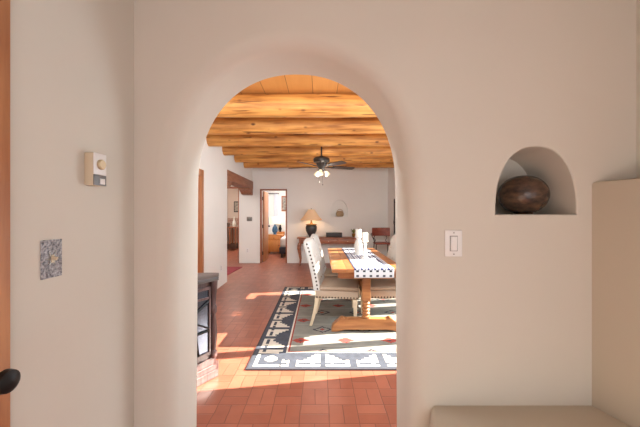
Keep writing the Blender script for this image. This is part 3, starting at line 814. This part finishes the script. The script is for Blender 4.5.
MB().lathe([(.20, .36), (.18, .60), (.177, .60), (.197, .36)], 28, caps=False).build('lamp_shade', white_shade, t)
MB().tube([(0, 0, .34), (0, 0, .56)], .006, 8).build('stem', brass, t)
t = thing('bed', 'bed with white bedding at the right edge of the bedroom doorway', 'bed', (-.30, 10.10, 0))
MB().box(-.95, .95, -.75, .75, .12, .32, bev=.02).build('bed_base', dark_cloth, t)
MB().box(-.93, .93, -.73, .73, .32, .62, bev=.07, seg=4).build('bedding', white_linen, t)
for y in (-.36, .36): MB().ball((-.55, y, .70), (.22, .32, .12), 16, 10).build('pillow', white_linen, t)
for sx in (-.88, .88):
    for sy in (-.68, .68): MB().box(sx-.03, sx+.03, sy-.03, sy+.03, 0, .12).build('leg', dark_wood, t)
t = thing('table_lamp', 'smaller white shaded lamp with black base behind the blue bedroom lamp', 'lamp', (-1.18, 10.98, .76), group=None)
MB().lathe([(.05, 0), (.03, .03), (.06, .1), (.03, .2), (.015, .25)], 16, sq=.8).build('base', black_metal, t)
MB().lathe([(.10, .26), (.09, .46), (.088, .46), (.098, .26)], 20, caps=False).build('lamp_shade', white_shade, t)
t.location = (-1.42, 10.88, .711)
tag(MB().box(-.15, .15, -.12, .12, 0, .71, bev=.01).build('side_table', pine, loc=(-1.42, 10.95, 0)), 'narrow wooden side table against the bedroom wall behind the nightstand', 'side table')
t = thing('picture_frame', 'brown wood framed picture on the bedroom wall', 'picture', ((284.5-320)*11/F, 11.1, 1.72))
MB().box(-.12, .12, -.025, 0, -.28, .28, bev=.004).build('frame', red_wood, t); MB().box(-.08, .08, -.028, -.024, -.23, .23).build('print', picture_m, t)
t = thing('curtain', 'pale sheer curtains hanging on the bedroom far wall', 'curtain', ((271-320)*11/F, 11.07, 0))
MB().tube([(-.25, -.01, 2.08), (.28, -.01, 2.08)], .012, 8).build('curtain_rod', iron, t)
for x0, w in ((-.22, .14), (.10, .14)):
    mb = MB(); bm = mb.bm; A = []
    for i in range(29):
        u = i/28; A.append([bm.verts.new((x0+w*u, -.012+.018*math.sin(u*8*PI), z)) for z in (.75, 2.08)])
    for i in range(28): bm.faces.new((A[i][0], A[i+1][0], A[i+1][1], A[i][1]))
    mb.build('panel', curtain_m, t)

# ------------------------------------------------------------ room beyond the side opening
KX = (232.5-320)*11.5/F
t = thing('sideboard', 'narrow dark legged sideboard in the room beyond the side opening', 'sideboard', (KX, 11.55, 0))
MB().box(-.32, .20, -.22, .22, .82, .86, bev=.006).build('top', red_wood, t)
MB().box(-.30, .18, -.20, .20, .04, .22, bev=.006).build('bottom_shelf', dark_wood, t)
for sx in (-.27, -.06, .15):
    for sy in (-.17, .17): MB().box(sx-.025, sx+.025, sy-.025, sy+.025, 0, .82).build('leg', red_wood, t)
tag(MB().lathe([(.05, 0), (.075, .08), (.06, .18), (.025, .26), (.022, .36), (.03, .38)], 20).build('white_bottle', white_ceramic, loc=(KX+.06, 11.5, .861)), 'white bottle vase standing on the sideboard', 'vase')
tag(MB().lathe([(.05, 0), (.07, .05), (.06, .12), (.04, .15)], 16).build('brown_jar', dark_wood, loc=(KX-.16, 11.5, .861)), 'small brown jar on the sideboard left of the white vase', 'jar')
struct(MB().box(-3.59, -2.11, 11.835, 11.85, .90, 1.18).build('trim_4', tile_red))
t = thing('picture_frame', 'dark framed picture above the sideboard in the far side room', 'picture', ((236.5-320)*11.8/F, 11.85, 1.62))
MB().box(-.11, .11, -.025, 0, -.21, .21, bev=.004).build('frame', black_plastic, t); MB().box(-.08, .08, -.028, -.024, -.17, .17).build('print', picture_m, t)

# ------------------------------------------------------------ light
def area(name, loc, rot, sx, sy, e, col):
    l = bpy.data.lights.new(name, 'AREA'); l.shape = 'RECTANGLE'; l.size = sx; l.size_y = sy; l.energy = e; l.color = col
    o = bpy.data.objects.new(name, l); COL.objects.link(o); o.location = loc; o.rotation_euler = rot; return o
sun = bpy.data.lights.new('sun', 'SUN'); sun.energy = 38; sun.angle = math.radians(.4); sun.color = (1, .93, .82)
so = bpy.data.objects.new('sun', sun); COL.objects.link(so)
c_ = 1/math.sqrt(1+.635**2)
so.rotation_euler = Vector((-.987*c_, -.163*c_, -.635*c_)).to_track_quat('-Z', 'Y').to_euler()
area('daylight_window_near', (XR+.35, sum(W1)/2, 1.2), (0, PI/2, 0), 1.8, 1.6, 62, (.8, .93, 1))
area('daylight_window_far', (XR+.35, sum(W2)/2, 1.2), (0, PI/2, 0), 1.8, 1.1, 62, (.8, .93, 1))
area('daylight_hall_window', (XHR+.3, -.42, 1.5), (0, PI/2, 0), 1.45, 1.5, 12, (1, .99, .97))
area('hall_back_fill', (.3, -1.9, 1.0), (-PI/2, 0, PI), 1.4, 1.7, 24, (1, .985, .97))  # added fill from behind the camera, shining through the added back window
area('dining_arch_fill', (0, 1.8, 2.1), (math.radians(60), 0, 0), 3.0, .5, 78, (.86, .94, 1))  # added fill with no fixture, evens out the dining walls and logs
area('bedroom_fill', (-.9, 9.6, 2.6), (0, 0, 0), 1.2, 1.2, 65, (.95, .97, 1))  # added overhead fill for the bedroom, no fixture there
area('kitchen_fill', (-2.85, 10.2, 2.6), (0, 0, 0), .8, .8, 40, (1, .93, .85))  # added overhead fill, brightens the kitchen without a real lamp
area('passage_fill', (-2.85, 6.6, 2.6), (0, 0, 0), .8, .8, 30, (1, .97, .94))  # added overhead fill for the side passage, no lamp modelled
def point(loc, e, col, r=.05):
    l = bpy.data.lights.new('lamp_bulb', 'POINT'); l.energy = e; l.color = col; l.shadow_soft_size = r
    o = bpy.data.objects.new('lamp_bulb', l); COL.objects.link(o); o.location = loc
point(LAMP, 5, (1, .72, .42)); point((FX, FY, ZC-.80), 16, (1, .92, .82), .04)
w = bpy.data.worlds.new('world'); scene.world = w; w.use_nodes = True
bg = w.node_tree.nodes['Background']; bg.inputs[0].default_value = (.72, .84, 1, 1); bg.inputs[1].default_value = 1.0

# ------------------------------------------------------------ camera
cam = bpy.data.cameras.new('camera'); co = bpy.data.objects.new('camera', cam); COL.objects.link(co)
co.location = (0, 0, H); co.rotation_euler = (PI/2, 0, 0)
cam.sensor_width = 36; cam.lens = 36*F/640; cam.clip_start = .02; cam.shift_y = 0
scene.camera = co
vs = scene.view_settings; vs.view_transform = 'Standard'; vs.look = 'None'; vs.gamma = 1; vs.use_curve_mapping = False; vs.exposure = 0.0
